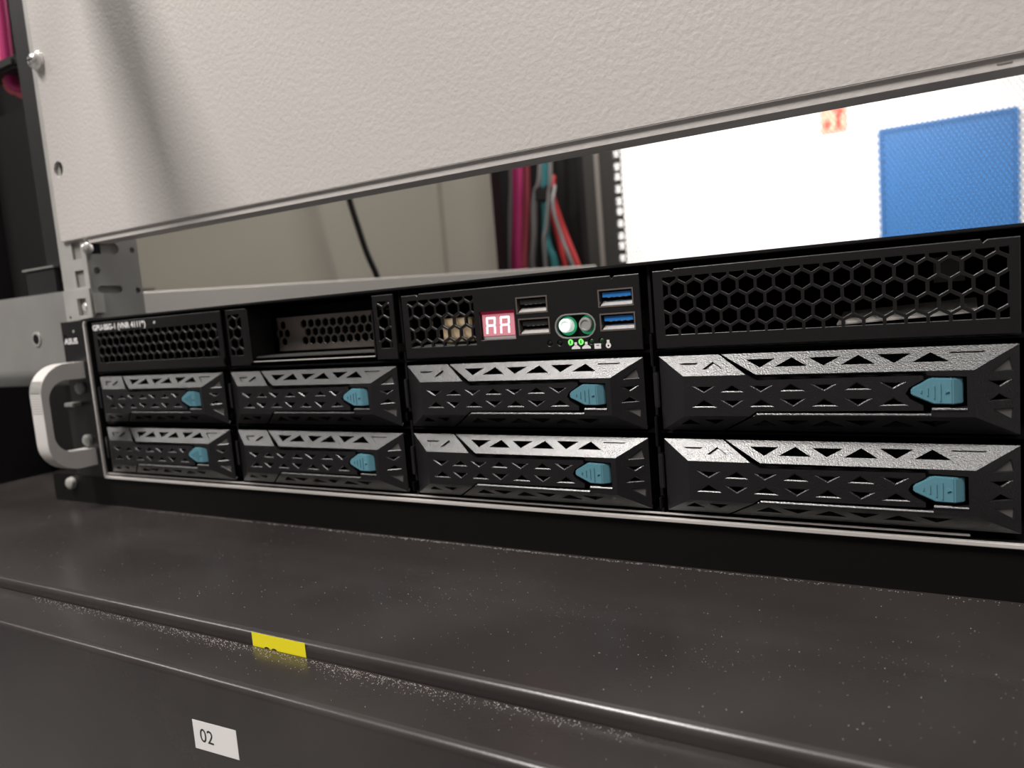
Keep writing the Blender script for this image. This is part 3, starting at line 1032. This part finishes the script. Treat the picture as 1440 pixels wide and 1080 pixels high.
sp = []
for _ in range(900):
    sp.append((random.uniform(-60, 440), random.uniform(-88, -3), random.choice((0.06, 0.07, 0.08, 0.10, 0.14))))
for _ in range(1300):
    sp.append((random.triangular(-50, 440, 260), -0.6 - abs(random.gauss(0, 0.8)), random.uniform(0.06, 0.15)))
for cx, cy, n in ((60, -30, 50), (255, -50, 50), (310, -45, 60), (350, -60, 60), (395, -45, 50)):
    for _ in range(n):
        sp.append((random.gauss(cx, 12), random.gauss(cy, 7), random.uniform(0.05, 0.10)))
sp = [p for p in sp if -89 < p[1] < -0.5]
dust('shelf_dust', 'fine pale dust specks scattered on the black shelf', sp, -17)
sp = []
for _ in range(900):
    sp.append((random.uniform(95, 345), -93.6 - abs(random.gauss(0, 1.6)), random.uniform(0.06, 0.14)))
for cx, n in ((205, 160), (270, 200), (250, 120), (300, 80)):
    for _ in range(n):
        sp.append((random.gauss(cx, 12), -93.6 - abs(random.gauss(0, 2.6)), random.uniform(0.06, 0.14)))
for _ in range(120):
    sp.append((random.uniform(70, 380), random.uniform(-110, -94), random.uniform(0.05, 0.12)))
sp = [p for p in sp if p[1] > -110]
dust('ledge_dust', 'pale dust gathered along the drawer ledge under the shelf lip', sp, -21.4)


# ------------------------------------------------------------------ cables
def spline(pts, n=8):
    P = [Vector(p) for p in pts]
    P = [P[0] * 2 - P[1]] + P + [P[-1] * 2 - P[-2]]
    out = []
    for i in range(1, len(P) - 2):
        for k in range(n):
            t = k / n
            a, b, c, d_ = P[i - 1], P[i], P[i + 1], P[i + 2]
            out.append(0.5 * ((2 * b) + (c - a) * t + (2 * a - 5 * b + 4 * c - d_) * t * t + (3 * b - a - 3 * c + d_) * t ** 3))
    out.append(P[-2])
    return out


def cable(pts, r, mt, label, dy=0):
    pts = [(x - 0.557 * dy, y + dy, z) for x, y, z in pts]
    group = None
    m = MB()
    m.tube(spline(pts), r)
    return tag(m.build('cable', M[mt], smooth=True), label, 'cable', group)


cable([(-122, 340, 300), (-122, 352, 240), (-122, 360, 203), (-121, 368, 174), (-120, 378, 143), (-119, 389, 119), (-121, 398, 96), (-122, 402, 80)], 3.2, 'cable_black',
      'thin black cable hanging in front of the beige side panel')
Yc = 770
cable([(-155, Yc, 470), (-157, Yc, 285), (-165, Yc, 210), (-172, Yc, 130), (-176, Yc, 20)], 4.5, 'cable_grey', 'grey cable hanging at the left edge of the rear bundle', 14)
cable([(-144, Yc, 470), (-147, Yc - 4, 285), (-154, Yc - 4, 200), (-163, Yc - 4, 130), (-170, Yc, 20)], 6.0, 'cable_magenta', 'dark magenta cable right of the leftmost grey one in the rear bundle')
cable([(-134, Yc, 470), (-138, Yc - 8, 285), (-146, Yc - 8, 200), (-154, Yc - 8, 130), (-160, Yc, 20)], 5.5, 'cable_pink', 'bright magenta cable in the middle of the rear bundle', -16)
cable([(-126, Yc, 470), (-129.5, Yc - 2, 285), (-137, Yc - 2, 200), (-146, Yc - 2, 130), (-152, Yc, 20)], 5.0, 'cable_salmon', 'salmon cable on the right side of the magenta bundle', 4)
cable([(-94, Yc, 470), (-104, Yc - 6, 275), (-116, Yc - 6, 236), (-121, Yc - 6, 215), (-125, Yc - 6, 170), (-131, Yc - 6, 125), (-134, Yc, 20)], 5.0, 'cable_grey', 'grey cable bowing out right of the magenta bundle', 4)
cable([(-98, Yc, 470), (-99, Yc - 3, 280), (-104, Yc - 3, 230), (-106, Yc, 200), (-108, Yc, 170), (-104, Yc - 2, 150), (-97, Yc - 2, 125), (-90, Yc, 20)], 6.0, 'cable_teal', 'teal cable behind the black cable tie', -18)
cable([(-82, Yc, 470), (-86, Yc - 14, 270), (-92, Yc - 14, 225), (-100, Yc - 14, 180), (-106, Yc - 14, 150), (-110, Yc, 20)], 3.2, 'cable_grey', 'thin grey cable running in front of the teal cable', -22)
cable([(-92, Yc + 4, 256), (-88, Yc - 10, 226), (-76, Yc - 10, 180), (-58, Yc - 10, 128), (-34, Yc, 40)], 5.5, 'cable_red', 'red cable slanting down to the right of the rear bundle')
cable([(-95, Yc + 4, 240), (-91, Yc - 4, 200), (-84, Yc - 4, 160), (-78, Yc - 4, 125), (-72, Yc, 40)], 4.5, 'cable_red', 'red cable hanging steeply left of the slanting red one', 12)
cable([(-90, Yc + 4, 240), (-86, Yc - 16, 208), (-76, Yc - 16, 165), (-63, Yc - 16, 126), (-44, Yc, 40)], 2.6, 'cable_grey', 'thin grey cable lying along the slanting red cable', -16)
m = MB()
m.box(-107, -83, Yc - 30, Yc - 13, 218, 240)
tag(m.build('cable_tie', M['cable_black'], bevel=3), 'black cable tie around the teal cable', 'cable tie')
# cables at the far left, beside the corner post
for pts, mt, lb in (([(-150, 60, 420), (-151, 60, 310), (-152, 60, 262)], 'cable_magenta', 'magenta cable at the upper left edge beside the corner post'),
                    ([(-158, 62, 420), (-158, 62, 310), (-159, 62, 262)], 'cable_salmon', 'salmon cable left of the magenta one at the upper left edge')):
    cable(pts + [(pts[-1][0] + 3, 66, 255), (pts[-1][0] + 4, 80, 249), (pts[-1][0] + 4, 95, 246)], 4.0, mt, lb)
cable([(-134, 66, 420), (-137, 66, 320), (-139, 66, 265), (-138, 72, 256), (-138, 95, 248)], 5.0, 'cable_grey', 'grey cable between the corner post and the magenta cable')
m = MB()
m.box(-175, -128, 50, 72, 262, 270)
tag(m.build('cable_strap', M['cable_black'], bevel=2), 'black strap around the cables at the upper left edge', 'cable tie')
